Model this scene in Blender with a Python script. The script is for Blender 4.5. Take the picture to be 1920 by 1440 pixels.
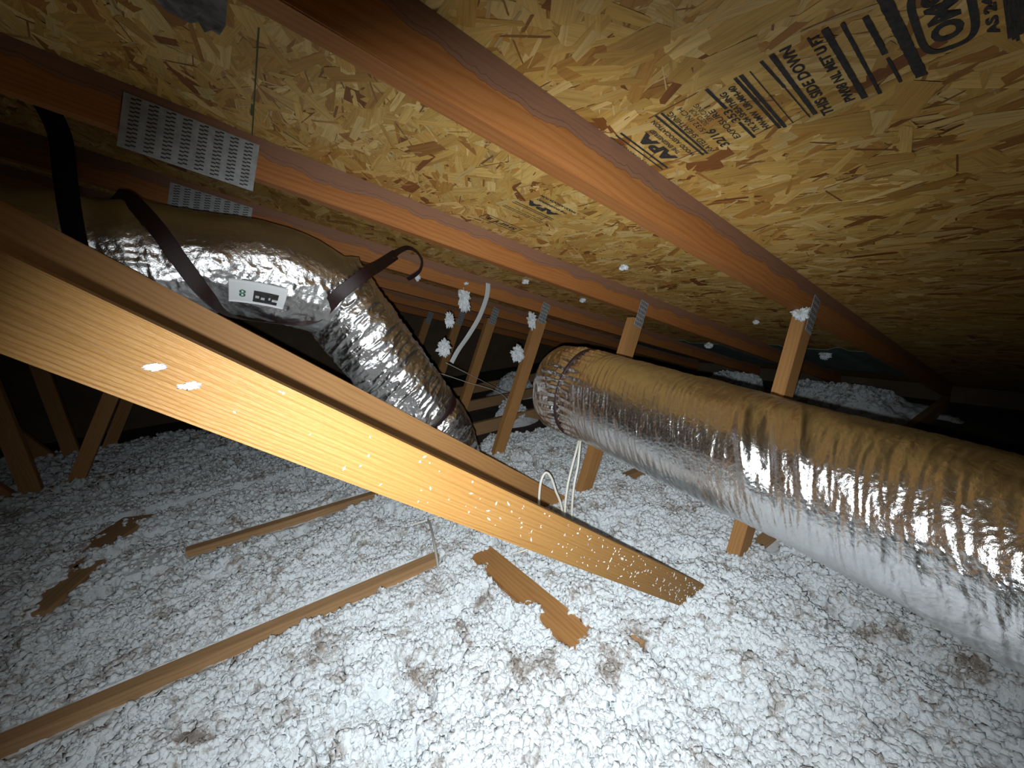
import bpy, bmesh, math, random
import numpy as np
from mathutils import Vector, Matrix
random.seed(7); RNG = np.random.default_rng(11)
for o in list(bpy.data.objects): bpy.data.objects.remove(o)
SC = bpy.context.scene
COL = SC.collection
# ------------------------------------------------------------------ camera
# world: X towards the eave (trusses run along X), Y along the ridge, Z up; drywall top at z=0
H = 0.889                                   # height of the phone above the attic floor
CAM = Vector((0, 0, H))
Rx = Vector((0.8250, -0.5622, -0.0567))
Rd = Vector((-0.1586, -0.1340, -0.9782))    # image-down axis
Rf = Vector((0.5424, 0.8160, -0.1998))      # viewing axis
cam_d = bpy.data.cameras.new('camera'); cam = bpy.data.objects.new('camera', cam_d); COL.objects.link(cam)
m3 = Matrix((Rx, -Rd, -Rf)).transposed()
cam.matrix_world = Matrix.Translation(CAM) @ m3.to_4x4()
cam_d.sensor_width = 36; cam_d.lens = 36 * 738 / 1920; cam_d.clip_start = 0.01
SC.camera = cam
# ------------------------------------------------------------------ world, light, exposure
w = bpy.data.worlds.new('attic_dark'); SC.world = w; w.use_nodes = True
w.node_tree.nodes['Background'].inputs[0].default_value = (0.5, 0.6, 0.8, 1)
w.node_tree.nodes['Background'].inputs[1].default_value = 0.0
ld = bpy.data.lights.new('phone_torch', 'SPOT'); lo = bpy.data.objects.new('phone_torch', ld); COL.objects.link(lo)
ld.energy = 74; ld.color = (0.93, 0.98, 1.0); ld.shadow_soft_size = 0.004
ld.spot_size = math.radians(122); ld.spot_blend = 1.0
lo.location = CAM - Rx * 0.010 + Rd * 0.016
aim = (Rf * 738 + Rx * 10 + Rd * 190).normalized()
lo.rotation_euler = aim.to_track_quat('-Z', 'Y').to_euler()
SC.view_settings.view_transform = 'Standard'; SC.view_settings.look = 'None'
SC.view_settings.gamma = 1; SC.view_settings.use_curve_mapping = False
SC.view_settings.exposure = 0.0
SC.cycles.max_bounces = 5; SC.cycles.diffuse_bounces = 3; SC.cycles.glossy_bounces = 3

# ------------------------------------------------------------------ numeric noise
TAB = RNG.random(4096)
PERM = RNG.permutation(4096)
def hsh(i, j, k=0, seed=0):
    a = PERM[(i.astype(np.int64) + seed * 131) & 4095]
    a = PERM[(a + j.astype(np.int64)) & 4095]
    if not np.isscalar(k): a = PERM[(a + k.astype(np.int64)) & 4095]
    return a
def vn2(x, y, seed=0):
    i = np.floor(x); j = np.floor(y); u = x - i; v = y - j
    u = u * u * (3 - 2 * u); v = v * v * (3 - 2 * v)
    h = lambda a, b: TAB[hsh(i + a, j + b, 0, seed)]
    return (h(0, 0) * (1 - u) + h(1, 0) * u) * (1 - v) + (h(0, 1) * (1 - u) + h(1, 1) * u) * v
def vn3(x, y, z, seed=0):
    i = np.floor(x); j = np.floor(y); k = np.floor(z); u = x - i; v = y - j; t = z - k
    u = u * u * (3 - 2 * u); v = v * v * (3 - 2 * v); t = t * t * (3 - 2 * t)
    h = lambda a, b, c: TAB[hsh(i + a, j + b, k + c, seed)]
    A = (h(0, 0, 0) * (1 - u) + h(1, 0, 0) * u) * (1 - v) + (h(0, 1, 0) * (1 - u) + h(1, 1, 0) * u) * v
    B = (h(0, 0, 1) * (1 - u) + h(1, 0, 1) * u) * (1 - v) + (h(0, 1, 1) * (1 - u) + h(1, 1, 1) * u) * v
    return A * (1 - t) + B * t
def fbm2(x, y, n=4, seed=0):
    s = 0; a = .5
    for q in range(n): s = s + a * vn2(x * 2 ** q, y * 2 ** q, seed + q); a *= .5
    return s
def dome(x, y, seed=0):                       # popcorn lumps: 1 at lump centres, 0 in the cracks
    i = np.floor(x); j = np.floor(y); best = np.full(x.shape, 9.); amp = np.zeros(x.shape)
    for a in (-1, 0, 1):
        for b in (-1, 0, 1):
            hh = hsh(i + a, j + b, 0, seed)
            px = i + a + .15 + .7 * TAB[hh]; py = j + b + .15 + .7 * TAB[(hh + 77) & 4095]
            d = (x - px) ** 2 + (y - py) ** 2
            m = d < best; best = np.where(m, d, best); amp = np.where(m, TAB[(hh + 401) & 4095], amp)
    return np.sqrt(np.clip(1 - best / .62, 0, 1)) * (.55 + .45 * amp)
def ridged(n): return 1 - np.abs(2 * n - 1)
def sstep(a, b, x): t = np.clip((x - a) / (b - a), 0, 1); return t * t * (3 - 2 * t)

# ------------------------------------------------------------------ helpers
def tag(o, label=None, cat=None, group=None, kind=None):
    if label: o['label'] = label
    if cat: o['category'] = cat
    if group: o['group'] = group
    if kind: o['kind'] = kind
    return o
def empty(name, loc):
    o = bpy.data.objects.new(name, None); COL.objects.link(o); o.location = loc; o.empty_display_size = .05
    return o
def link(name, me, mat=None, parent=None):
    o = bpy.data.objects.new(name, me); COL.objects.link(o)
    if mat: me.materials.append(mat)
    if parent:
        o.parent = parent; o.matrix_parent_inverse = Matrix.Translation(-parent.location)
    return o
def mesh(name, V, F, smooth=False):
    me = bpy.data.meshes.new(name)
    V = np.asarray(V, dtype=np.float32)
    if isinstance(F, np.ndarray):
        n = F.shape[1]
        me.vertices.add(len(V)); me.vertices.foreach_set('co', V.ravel())
        me.loops.add(F.size); me.loops.foreach_set('vertex_index', F.ravel().astype(np.int32))
        me.polygons.add(len(F)); me.polygons.foreach_set('loop_start', np.arange(0, F.size, n, dtype=np.int32))
        me.update(calc_edges=True)
    else:
        me.from_pydata([tuple(v) for v in V], [], F)
    if smooth: me.polygons.foreach_set('use_smooth', np.ones(len(me.polygons), dtype=bool))
    me.update()
    return me
def bm_mesh(name, bm, smooth=False):
    me = bpy.data.meshes.new(name); bm.to_mesh(me); bm.free()
    if smooth: me.polygons.foreach_set('use_smooth', np.ones(len(me.polygons), dtype=bool))
    return me

# ------------------------------------------------------------------ materials
class NT:
    def __init__(s, name):
        s.m = bpy.data.materials.new(name); s.m.use_nodes = True
        s.t = s.m.node_tree; s.b = s.t.nodes['Principled BSDF']
    def n(s, typ, **k):
        nd = s.t.nodes.new(typ)
        for a, v in k.items():
            if a.startswith('i_'):
                key = a[2:]; key = int(key) if key.isdigit() else key.replace('_', ' ')
                nd.inputs[key].default_value = v
            else: setattr(nd, a, v)
        return nd
    def l(s, a, b): s.t.links.new(a, b)
    def ramp(s, fac, stops):
        r = s.n('ShaderNodeValToRGB'); cr = r.color_ramp
        while len(cr.elements) < len(stops): cr.elements.new(.5)
        for e, (p, c) in zip(cr.elements, stops): e.position = p; e.color = (*c, 1) if len(c) == 3 else c
        s.l(fac, r.inputs[0]); return r.outputs[0]
    def math(s, op, a, b=None, clamp=False):
        nd = s.n('ShaderNodeMath', operation=op, use_clamp=clamp)
        for k, v in ((0, a), (1, b)):
            if v is None: continue
            if isinstance(v, (int, float)): nd.inputs[k].default_value = v
            else: s.l(v, nd.inputs[k])
        return nd.outputs[0]
    def mix(s, f, a, b, mode='MIX'):
        nd = s.n('ShaderNodeMix', data_type='RGBA', blend_type=mode)
        for k, v in ((0, f), (6, a), (7, b)):
            if isinstance(v, (int, float)): nd.inputs[k].default_value = v
            elif isinstance(v, tuple): nd.inputs[k].default_value = (*v, 1)
            else: s.l(v, nd.inputs[k])
        return nd.outputs[2]
    def bump(s, h, strength, dist):
        b = s.n('ShaderNodeBump', i_Strength=strength, i_Distance=dist); s.l(h, b.inputs['Height']); s.l(b.outputs[0], s.b.inputs['Normal'])
    def noise(s, vec, scale, detail=4, rough=.5, dist=0):
        nd = s.n('ShaderNodeTexNoise', i_Scale=scale, i_Detail=detail, i_Roughness=rough, i_Distortion=dist); s.l(vec, nd.inputs['Vector']); return nd.outputs[0]
    def scl(s, vec, sc):
        nd = s.n('ShaderNodeVectorMath', operation='MULTIPLY'); nd.inputs[1].default_value = sc; s.l(vec, nd.inputs[0]); return nd.outputs[0]

def wood(name, light, mid, dark, stain=False, rings=55, ripple=0.0, rough=.62):
    N = NT(name); uv = N.n('ShaderNodeUVMap'); uv.uv_map = 'UVMap'; U = uv.outputs[0]
    warp = N.noise(N.scl(U, (1.6, 9, 1)), 1.0, 3, .5)
    sep = N.n('ShaderNodeSeparateXYZ'); N.l(U, sep.inputs[0])
    v = N.math('MULTIPLY', sep.outputs[1], float(rings * 3))
    ph = N.math('ADD', v, N.math('MULTIPLY', warp, 14.0))
    ring = N.math('PINGPONG', ph, 1.0)
    ring = N.math('MULTIPLY', N.math('POWER', ring, 1.8), N.noise(N.scl(U, (.7, 22, 1)), 1.0, 2, .5))
    fib = N.noise(N.scl(U, (8, 420, 1)), 1.0, 4, .6)
    big = N.noise(N.scl(U, (2.2, 14, 1)), 1.0, 3, .5)
    f = N.math('ADD', N.math('MULTIPLY', ring, .34), N.math('ADD', N.math('MULTIPLY', fib, .46), N.math('MULTIPLY', big, .36)))
    c = N.ramp(f, [(.18, light), (.48, mid), (.85, dark)])
    # knots and pitch pockets
    vo = N.n('ShaderNodeTexVoronoi', i_Scale=1.0, i_Randomness=1.0); N.l(N.scl(U, (2.6, 9, 1)), vo.inputs['Vector'])
    kn = N.ramp(vo.outputs['Distance'], [(.03, (1, 1, 1)), (.10, (0, 0, 0))])
    c = N.mix(N.math('MULTIPLY', kn, .55), c, tuple(x * .45 for x in dark))
    if stain:                                  # grey-brown water stain along the edge that meets the deck
        wv = N.noise(N.scl(U, (6, 3, 1)), 1.0, 5, .6)
        edge = N.math('SUBTRACT', sep.outputs[1], N.math('MULTIPLY', wv, .072))
        inside = N.ramp(N.math('MULTIPLY', edge, 40.0), [(.02, (1, 1, 1)), (.07, (0, 0, 0))])
        line = N.ramp(N.math('ABSOLUTE', N.math('ADD', N.math('MULTIPLY', edge, 40.0), -.045)), [(.0, (1, 1, 1)), (.045, (0, 0, 0))])
        line2 = N.ramp(N.math('ABSOLUTE', N.math('ADD', N.math('MULTIPLY', edge, 40.0), .28)), [(.0, (1, 1, 1)), (.05, (0, 0, 0))])
        c = N.mix(N.math('MULTIPLY', inside, .72), c, (.20, .115, .085))
        c = N.mix(N.math('MULTIPLY', line, .60), c, (.07, .035, .02))
        c = N.mix(N.math('MULTIPLY', line2, .60), c, (.07, .035, .02))
    N.l(c, N.b.inputs['Base Color']); N.b.inputs['Roughness'].default_value = rough
    N.b.inputs['Specular IOR Level'].default_value = .25
    h = N.math('ADD', N.math('MULTIPLY', fib, .5), N.math('MULTIPLY', ring, .35))
    if ripple:
        rp = N.noise(N.scl(U, (95, 700, 1)), 1.0, 2, .5, .6)
        rw = N.n('ShaderNodeTexWave', wave_type='BANDS', bands_direction='Y', i_Scale=1.0, i_Distortion=2.5, i_Detail=3); rw.inputs['Detail Scale'].default_value = 1.6
        N.l(N.scl(U, (14, 75, 1)), rw.inputs['Vector'])
        h = N.math('ADD', h, N.math('ADD', N.math('MULTIPLY', rp, ripple), N.math('MULTIPLY', rw.outputs[1], ripple * .9)))
    N.bump(h, .55, .0012)
    return N.m

M = {}
M['chord'] = wood('rafter_wood', (.42, .190, .062), (.34, .130, .036), (.21, .068, .016), stain=True)
M['web'] = wood('web_wood', (.44, .25, .100), (.37, .185, .064), (.23, .10, .030))
M['saw'] = wood('rough_sawn_wood', (.32, .178, .058), (.27, .137, .038), (.155, .068, .015), rings=100, ripple=1.1, rough=.55)  # same wood as the other webs, tone lowered to offset the close torch
M['low'] = wood('joist_wood', (.46, .29, .155), (.36, .215, .105), (.22, .12, .055))

def simple(name, col, rough=.6, metal=0, spec=.3):
    N = NT(name); N.b.inputs['Base Color'].default_value = (*col, 1); N.b.inputs['Roughness'].default_value = rough
    N.b.inputs['Metallic'].default_value = metal; N.b.inputs['Specular IOR Level'].default_value = spec
    return N.m
def mottled(name, a, b, scale, rough=.6, metal=0, bump=.3, bd=.001):
    N = NT(name); tc = N.n('ShaderNodeTexCoord').outputs['Object']
    nz = N.noise(tc, scale, 5, .6); N.l(N.ramp(nz, [(.3, a), (.7, b)]), N.b.inputs['Base Color'])
    N.b.inputs['Roughness'].default_value = rough; N.b.inputs['Metallic'].default_value = metal
    N.bump(N.noise(tc, scale * 4, 4, .6), bump, bd)
    return N.m
M['ink'] = mottled('black_ink', (.012, .013, .016), (.05, .045, .04), 160, .75)
M['steel'] = mottled('galvanised_steel', (.26, .27, .28), (.40, .42, .43), 60, .55, .25)
M['dirtysteel'] = mottled('stained_steel', (.10, .10, .11), (.22, .22, .23), 60, .6, .3)
M['slot'] = simple('punched_tooth_slots', (.05, .04, .035), .7)
M['strap'] = mottled('maroon_webbing', (.012, .004, .005), (.028, .007, .008), 220, .5, 0, .5)
M['strapblack'] = simple('black_webbing', (.003, .003, .003), .9, 0, .1)
M['cable'] = simple('white_cable_jacket', (.80, .77, .68), .4)
M['greycable'] = simple('grey_cable_jacket', (.42, .40, .36), .5)
M['pale'] = simple('pale_plastic_strap', (.55, .58, .58), .4)
M['label'] = simple('white_sticker', (.78, .80, .82), .45)
M['green'] = simple('green_print', (.03, .16, .09), .6)
M['baffle'] = mottled('grey_green_foam', (.07, .12, .105), (.12, .18, .155), 8, .8)
M['drywall'] = mottled('darkened_floor_board', (.035, .03, .026), (.075, .065, .055), 4, .9)  # floor tone darkened so that bare gaps read as unlit depth
M['dark'] = mottled('dim_wall_board', (.10, .07, .045), (.16, .11, .07), 5, .9)
# loose-fill insulation
N = NT('white_loose_fill'); tc = N.n('ShaderNodeTexCoord').outputs['Object']
d1 = N.noise(tc, 11, 5, .68, .5); d2 = N.noise(tc, 60, 5, .7)
dd = N.math('ADD', N.math('MULTIPLY', d1, .68), N.math('MULTIPLY', d2, .32))
c = N.ramp(dd, [(.375, (.22, .18, .15)), (.43, (.52, .515, .51)), (.48, (.745, .80, .835))])
sp = N.noise(tc, 260, 3, .6)
c = N.mix(N.ramp(sp, [(.60, (0, 0, 0)), (.72, (.8, .8, .8))]), c, (.55, .53, .50))
N.l(c, N.b.inputs['Base Color']); N.b.inputs['Roughness'].default_value = 1; N.b.inputs['Specular IOR Level'].default_value = .05
N.b.inputs['Sheen Weight'].default_value = .25; N.b.inputs['Sheen Roughness'].default_value = .8
vo = N.n('ShaderNodeTexVoronoi', i_Scale=230.0); N.l(tc, vo.inputs['Vector'])
hh = N.math('ADD', N.math('MULTIPLY', vo.outputs['Distance'], -.8), N.math('MULTIPLY', N.noise(tc, 260, 6, .75), 1.6))
N.bump(hh, .55, .0030); M['insul'] = N.m
# OSB strands: colour of each strand + its grain
N = NT('osb_strands'); at = N.n('ShaderNodeVertexColor'); at.layer_name = 'strand'
uv = N.n('ShaderNodeUVMap'); uv.uv_map = 'UVMap'
g = N.noise(N.scl(uv.outputs[0], (18, 900, 1)), 1.0, 4, .6); g2 = N.noise(N.scl(uv.outputs[0], (10, 160, 1)), 1.0, 3, .6)
gc = N.ramp(N.math('ADD', N.math('MULTIPLY', g, .5), N.math('MULTIPLY', g2, .5)), [(.34, (.66, .60, .50)), (.52, (1, 1, 1)), (.70, (1.12, 1.12, 1.1))])
N.l(N.mix(1.0, at.outputs[0], gc, 'MULTIPLY'), N.b.inputs['Base Color'])
N.b.inputs['Roughness'].default_value = .5; N.b.inputs['Specular IOR Level'].default_value = .3
N.bump(g, .35, .0006); M['osb'] = N.m
# foil
def foil(name, scale, strength, rough=.19):
    N = NT(name); tc = N.n('ShaderNodeTexCoord').outputs['Object']
    N.b.inputs['Base Color'].default_value = (.80, .80, .81, 1); N.b.inputs['Metallic'].default_value = 1
    N.b.inputs['Roughness'].default_value = rough
    a = N.noise(tc, scale, 5, .62, .4); v = N.n('ShaderNodeTexVoronoi', i_Scale=scale * .8); N.l(tc, v.inputs['Vector'])
    N.bump(N.math('ADD', a, N.math('MULTIPLY', v.outputs['Distance'], .4)), strength, .004)
    return N.m
M['foil'] = foil('silver_foil_taut', 150, .32, .20)
M['foilc'] = foil('silver_foil_crumpled', 90, .55, .27)

# ------------------------------------------------------------------ roof geometry
TH = math.radians(16.0); S16, C16 = math.sin(TH), math.cos(TH)
def zr(x): return H + 0.4265 - 0.2867 * x             # underside of the roof deck
R = Vector((C16, 0, -S16)); U = Vector((0, 1, 0)); NR = Vector((S16, 0, C16))
def deck(s, y, off=0.0): return Vector((0, 0, zr(0))) + R * s + U * y - NR * off    # off = below the deck
YT = [0.503 + 0.61 * k for k in range(6)]            # near faces of the trusses
TK = 0.038

def board(name, poly, y, thick, mat, parent, v0=None, axis=None, bev=.0016):
    """poly: 4 corners (x,z) in a truss plane, first edge along the length"""
    bm = bmesh.new()
    a = [bm.verts.new((x, y, z)) for x, z in poly]; b = [bm.verts.new((x, y + thick, z)) for x, z in poly]
    bm.faces.new(a); bm.faces.new(b[::-1])
    n = len(a)
    for k in range(n): bm.faces.new((a[k], b[k], b[(k + 1) % n], a[(k + 1) % n]))
    bmesh.ops.recalc_face_normals(bm, faces=bm.faces)
    bmesh.ops.bevel(bm, geom=bm.edges[:], offset=bev, segments=2, affect='EDGES')
    p0 = Vector((poly[0][0], y, poly[0][1])); p1 = Vector((poly[1][0], y, poly[1][1]))
    ax = (p1 - p0).normalized(); cr = Vector((ax.z, 0, -ax.x))
    if cr.z > 0: cr = -cr
    uvl = bm.loops.layers.uv.new('UVMap'); seed = random.random() * 7
    for f in bm.faces:
        nn = f.normal
        for lp in f.loops:
            d = lp.vert.co - p0
            u_ = d.dot(ax) + seed; v_ = d.dot(cr); w_ = d.y
            if abs(nn.y) > .7: uvv = (u_, v_)
            elif abs(nn.dot(ax)) > .7: uvv = (w_ * .2 + seed + 3, v_)
            else: uvv = (u_ + 11, .09 + w_)
            lp[uvl].uv = uvv
    return link(name, bm_mesh(name, bm), mat, parent)

def box_at(bm, c, ax, ay, az, sx, sy, sz):
    vs = [bm.verts.new(c + ax * (i * sx / 2) + ay * (j * sy / 2) + az * (k * sz / 2)) for i in (-1, 1) for j in (-1, 1) for k in (-1, 1)]
    for f in ((0, 1, 3, 2), (4, 6, 7, 5), (0, 4, 5, 1), (2, 3, 7, 6), (0, 2, 6, 4), (1, 5, 7, 3)): bm.faces.new([vs[q] for q in f])
def nail_plate(parent, c, ax, L, W, y, cols, rows, mat='steel'):
    """toothed steel plate on the near face (y) of a truss; ax = long direction (x,z)"""
    ax = Vector((ax[0], 0, ax[1])).normalized(); az = Vector((-ax.z, 0, ax.x)); ay = Vector((0, 1, 0))
    bm = bmesh.new(); box_at(bm, Vector((c[0], y - .0011, c[1])), ax, ay, az, L, .0016, W)
    bmesh.ops.bevel(bm, geom=bm.edges[:], offset=.0006, segments=1, affect='EDGES')
    bmesh.ops.recalc_face_normals(bm, faces=bm.faces)
    p = link('connector_plate', bm_mesh('connector_plate', bm), M[mat], parent); p['label'] = 'grey galvanised nail plate punched with rows of slots'
    bm = bmesh.new()
    for i in range(cols):
        for j in range(rows):
            for q in (-.16, .16):
                cc = Vector((c[0], y - .0021, c[1])) + ax * (((i + .5 + q * .9) / cols - .5) * L * .95) + az * (((j + .5 + (.25 if q > 0 else -.05)) / rows - .5) * W * .94)
                box_at(bm, cc, ax, ay, az, L / cols * .27, .0006, W / rows * .34)
    bmesh.ops.recalc_face_normals(bm, faces=bm.faces)
    link('tooth_slots', bm_mesh('tooth_slots', bm), M['slot'], p)
    return p

XL, XH = -2.35, 3.95
TL = ['roof truss nearest the camera, bright orange diagonal web crossing the whole picture',
      'second roof truss from the camera, big slotted plate on its rafter',
      'third roof truss, fluff stuck to its thin strut between the two silver ducts',
      'fourth roof truss, dim, its strut just beside the curved pale strap',
      'fifth roof truss, nearly black, far behind the bent foil duct',
      'sixth and farthest roof truss, V of webs in the dark at left edge']
DXW = [0, -.042, -.088, -.035, .02, 0]; DZB = [0, .035, .03, .02, 0, 0]
TR = []
for k, y in enumerate(YT):
    t = tag(empty('roof_truss', (0, y, 0)), TL[k], 'roof truss', 'roof trusses'); TR.append(t)
    board('top_chord', [(XL, zr(XL)), (XH, zr(XH)), (XH, zr(XH) - .0926), (XL, zr(XL) - .0926)], y, TK, M['chord'], t)
    board('bottom_chord', [(XL, .089), (XH, .089), (XH, 0), (XL, 0)], y, TK, M['low'], t)
    # diagonal web B: falls to the joint at x ~ .95
    dz = DZB[k] + H; f = lambda x: -.0535 - .7815 * x + dz
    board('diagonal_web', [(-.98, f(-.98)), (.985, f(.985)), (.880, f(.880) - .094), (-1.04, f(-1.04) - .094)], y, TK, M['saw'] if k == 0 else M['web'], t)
    # strut web W: leans up towards the eave
    g = lambda z: 1.364 + .482 * (z + .224) + DXW[k]
    zt = zr(1.5) - H - .094; zb = -.80
    board('strut_web', [(g(zt), zt + H + .012), (g(zb), zb + H), (g(zb) + .068, zb + H), (g(zt) + .068, zt + H - .008)], y, TK, M['web'], t)
    # webs further up the slope
    if k < 3:
        board('inner_web', [(-.93, zr(-.93) - .093), (-1.32, .09), (-1.40, .09), (-1.01, zr(-1.01) - .093)], y, TK, M['web'], t)
        board('inner_web', [(-1.45, .09), (-2.25, 1.30), (-2.33, 1.25), (-1.53, .09)], y, TK, M['web'], t)
    elif k > 3:
        board('inner_web', [(-.22, zr(-.22) - .094), (-.83, .09), (-.90, .09), (-.29, zr(-.29) - .094)], y, TK, M['web'], t)
        board('inner_web', [(-1.06, zr(-1.06) - .094), (-.985, .09), (-1.06, .09), (-1.13, zr(-1.13) - .094)], y, TK, M['web'], t)
        board('inner_web', [(-1.08, .09), (-1.83, 1.48), (-1.91, 1.44), (-1.17, .09)], y, TK, M['web'], t)
    # plates
    if k > 0: nail_plate(t, (-.024, H + .361 - .0), (1, -.2867), .222, .103, y, 8, 12)
    xw = g(zt) + .034
    nail_plate(t, (xw + .012, zr(xw) - .088 - .008), (.43, .9), .115, .052, y, 6, 4)

# ------------------------------------------------------------------ roof deck of oriented strand board = ceiling
def deck_slab(s0, s1, y0, y1):
    bm = bmesh.new(); c = deck((s0 + s1) / 2, (y0 + y1) / 2, -.0065)
    box_at(bm, c, R, U, NR, s1 - s0 - .002, y1 - y0 - .002, .012)
    bmesh.ops.recalc_face_normals(bm, faces=bm.faces)
    return bm
def strands(region, dens, scale=1.0, seed=0):
    s0, s1, y0, y1 = region; n = int((s1 - s0) * (y1 - y0) * dens); rg = np.random.default_rng(seed)
    s = rg.uniform(s0, s1, n); y = rg.uniform(y0, y1, n)
    kind = rg.random(n)
    L = rg.uniform(.035, .115, n) * scale; W = rg.lognormal(-4.30, .50, n).clip(.003, .036) * scale
    sl = kind > .74; W[sl] = rg.uniform(.0012, .0045, sl.sum()) * scale; L[sl] *= .8
    wide = kind < .14; W[wide] = rg.uniform(.025, .050, wide.sum())
    ang = np.pi / 2 + rg.normal(0, .48, n); r2 = rg.random(n) < .17; ang[r2] = rg.uniform(0, np.pi, r2.sum())
    ca, sa = np.cos(ang), np.sin(ang)
    # six-cornered outline with ragged ends
    e = rg.uniform(.0, .35, (n, 4)); skew = rg.normal(0, .12, n)
    px = np.stack([-.5 + e[:, 0] * .3, .5 - e[:, 1] * .3, np.full(n, .5), .5 - e[:, 2] * .4, -.5 + e[:, 3] * .4, np.full(n, -.5)], 1) * L[:, None]
    py = np.stack([-.5 * np.ones(n), -.5 + skew, skew, .5 * np.ones(n), .5 + skew, -skew], 1) * W[:, None]
    ds = px * ca[:, None] - py * sa[:, None]; dy = px * sa[:, None] + py * ca[:, None]
    lev = np.sort(rg.uniform(.0002, .0014, n))[:, None]
    tilt = rg.normal(0, .010, (n, 1)) * py / 1.0 + rg.normal(0, .0022, (n, 1)) * px
    off = lev + np.clip(tilt, -.0006, .0006)
    P = np.array(deck(0, 0))[None, None] + (s[:, None] + ds)[..., None] * np.array(R) + (y[:, None] + dy)[..., None] * np.array(U) - off[..., None] * np.array(NR)
    base = np.array([[.66, .425, .130], [.57, .335, .085], [.74, .52, .20], [.48, .25, .058], [.62, .385, .100], [.24, .090, .024], [.36, .165, .040]])
    pk = rg.choice(7, n, p=[.27, .25, .17, .12, .11, .03, .05]); c = base[pk] * rg.uniform(.84, 1.12, (n, 1))
    dk = sl & (rg.random(n) < .45); c[dk] = np.array([.27, .13, .04]) * rg.uniform(.7, 1.2, (dk.sum(), 1))
    lt = sl & ~dk; c[lt] = np.array([.66, .47, .21]) * rg.uniform(.85, 1.1, (lt.sum(), 1))
    uu = np.stack([px + rg.uniform(0, 30, (n, 1)), py + rg.uniform(0, 3, (n, 1))], 2)
    return P, c, uu
parts = [strands((-.5, 2.4, -.2, 1.75), 5200, 1, 3), strands((-.5, 3.0, 1.75, 3.0), 2600, 1.1, 4), strands((2.4, 3.6, -.2, 1.75), 2600, 1.1, 5), strands((-1.6, 3.0, 3.0, 4.2), 1500, 1.3, 6), strands((-1.6, -.5, -.2, 3.0), 1500, 1.2, 8)]
P = np.concatenate([p[0] for p in parts]); C = np.concatenate([p[1] for p in parts]); UU = np.concatenate([p[2] for p in parts])
n = len(P)
ceil_ = link('ceiling', bm_mesh('ceiling', deck_slab(-2.6, 4.25, -.9, 4.6)), simple('osb_core', (.45, .27, .09), .7)); tag(ceil_, kind='structure')
me = mesh('osb_face', P.reshape(-1, 3), np.arange(n * 6).reshape(n, 6)[:, ::-1].copy())
ca_ = me.color_attributes.new('strand', 'FLOAT_COLOR', 'CORNER')
cc = np.concatenate([np.repeat(C, 6, 0), np.ones((n * 6, 1))], 1).astype(np.float32); ca_.data.foreach_set('color', cc.ravel())
ul = me.uv_layers.new(name='UVMap'); ul.data.foreach_set('uv', UU.reshape(n, 6, 2)[:, ::-1].reshape(-1).astype(np.float32))
strand_o = link('strand_face', me, M['osb'], ceil_)

# panel seam, sealed with a thin greenish line
bm = bmesh.new(); box_at(bm, deck(.090, .93, .0016), R, U, NR, .0022, .42, .0008); box_at(bm, deck(.088, .99, .0016), R, U, NR, .006, .05, .0006)
so = link('panel_seam', bm_mesh('panel_seam', bm), simple('green_edge_seal', (.09, .10, .045), .8), ceil_)

# ------------------------------------------------------------------ ink stamps on the deck
INKV, INKF = [], []
def ink_add(verts, faces): b = len(INKV); INKV.extend(verts); INKF.extend([[b + q for q in f] for f in faces])
def ink_quad(s0, y0, s1, y1, t):
    a = Vector((s0, y0)); b = Vector((s1, y1)); d = (b - a).normalized(); nn = Vector((-d.y, d.x)) * t / 2
    nseg = max(2, int((b - a).length / .004)); vs = []; rg = random.Random(int(s0 * 9999 + y0 * 777))
    for q in range(nseg + 1):
        c = a.lerp(b, q / nseg); k = 1 + rg.uniform(-.09, .09)
        for sg in (1, -1): p = c + nn * sg * k; vs.append(deck(p.x, p.y, OFF))
    ink_add(vs, [[2 * q, 2 * q + 1, 2 * q + 3, 2 * q + 2] for q in range(nseg)])
OFF = .0019
def ink_text(txt, s_start, y_base, height, length=None, bold=.0):
    """reads up the slope (towards smaller s), letter tops towards +Y"""
    cu = bpy.data.curves.new('t', 'FONT'); cu.body = txt; cu.size = 1; cu.offset = bold; cu.resolution_u = 3
    o = bpy.data.objects.new('t', cu); COL.objects.link(o)
    me = bpy.data.meshes.new_from_object(o)
    vs = [v.co.copy() for v in me.vertices]; fs = [list(p.vertices) for p in me.polygons]
    bpy.data.objects.remove(o); bpy.data.curves.remove(cu); bpy.data.meshes.remove(me)
    if not vs: return
    x0 = min(v.x for v in vs); x1 = max(v.x for v in vs); y1 = max(v.y for v in vs); y0 = min(v.y for v in vs)
    kx = (length / (x1 - x0)) if length else height / (y1 - y0); ky = height / (y1 - y0)
    ink_add([deck(s_start - (v.x - x0) * kx, y_base + (v.y - y0) * ky, OFF) for v in vs], fs)
def ink_flush(name, label):
    me = mesh(name, INKV, [list(f) for f in INKF]); o = link(name, me, M['ink'], ceil_); o['label'] = label
    INKV.clear(); INKF.clear(); return o
A0, A1 = .585, .717
ink_text('PERFORMANCE RATED', A1 - .03, .500, .008, .105, .02)
ink_quad(A0, .491, A1, .491, .0030); ink_quad(A0, .4815, A1, .4815, .0042)
ink_text('APA', A1 - .016, .449, .024, .092, .06)
ink_text('THE ENGINEERED', A1 - .028, .4365, .008, .080, .03)
ink_text('WOOD ASSOCIATION', A1 - .008, .4215, .008, .116, .03)
ink_quad(A0, .4145, A1, .4125, .0042); ink_quad(A0, .405, A1, .405, .0042)
ink_text('RATED SHEATHING', A1 - .003, .3920, .0095, .122, .01)
ink_text('15/32 INCH', A1 - .052, .3765, .0085, .072, .0)
ink_text('32/16', A1 - .003, .3660, .0145, .052, .03)
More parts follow.
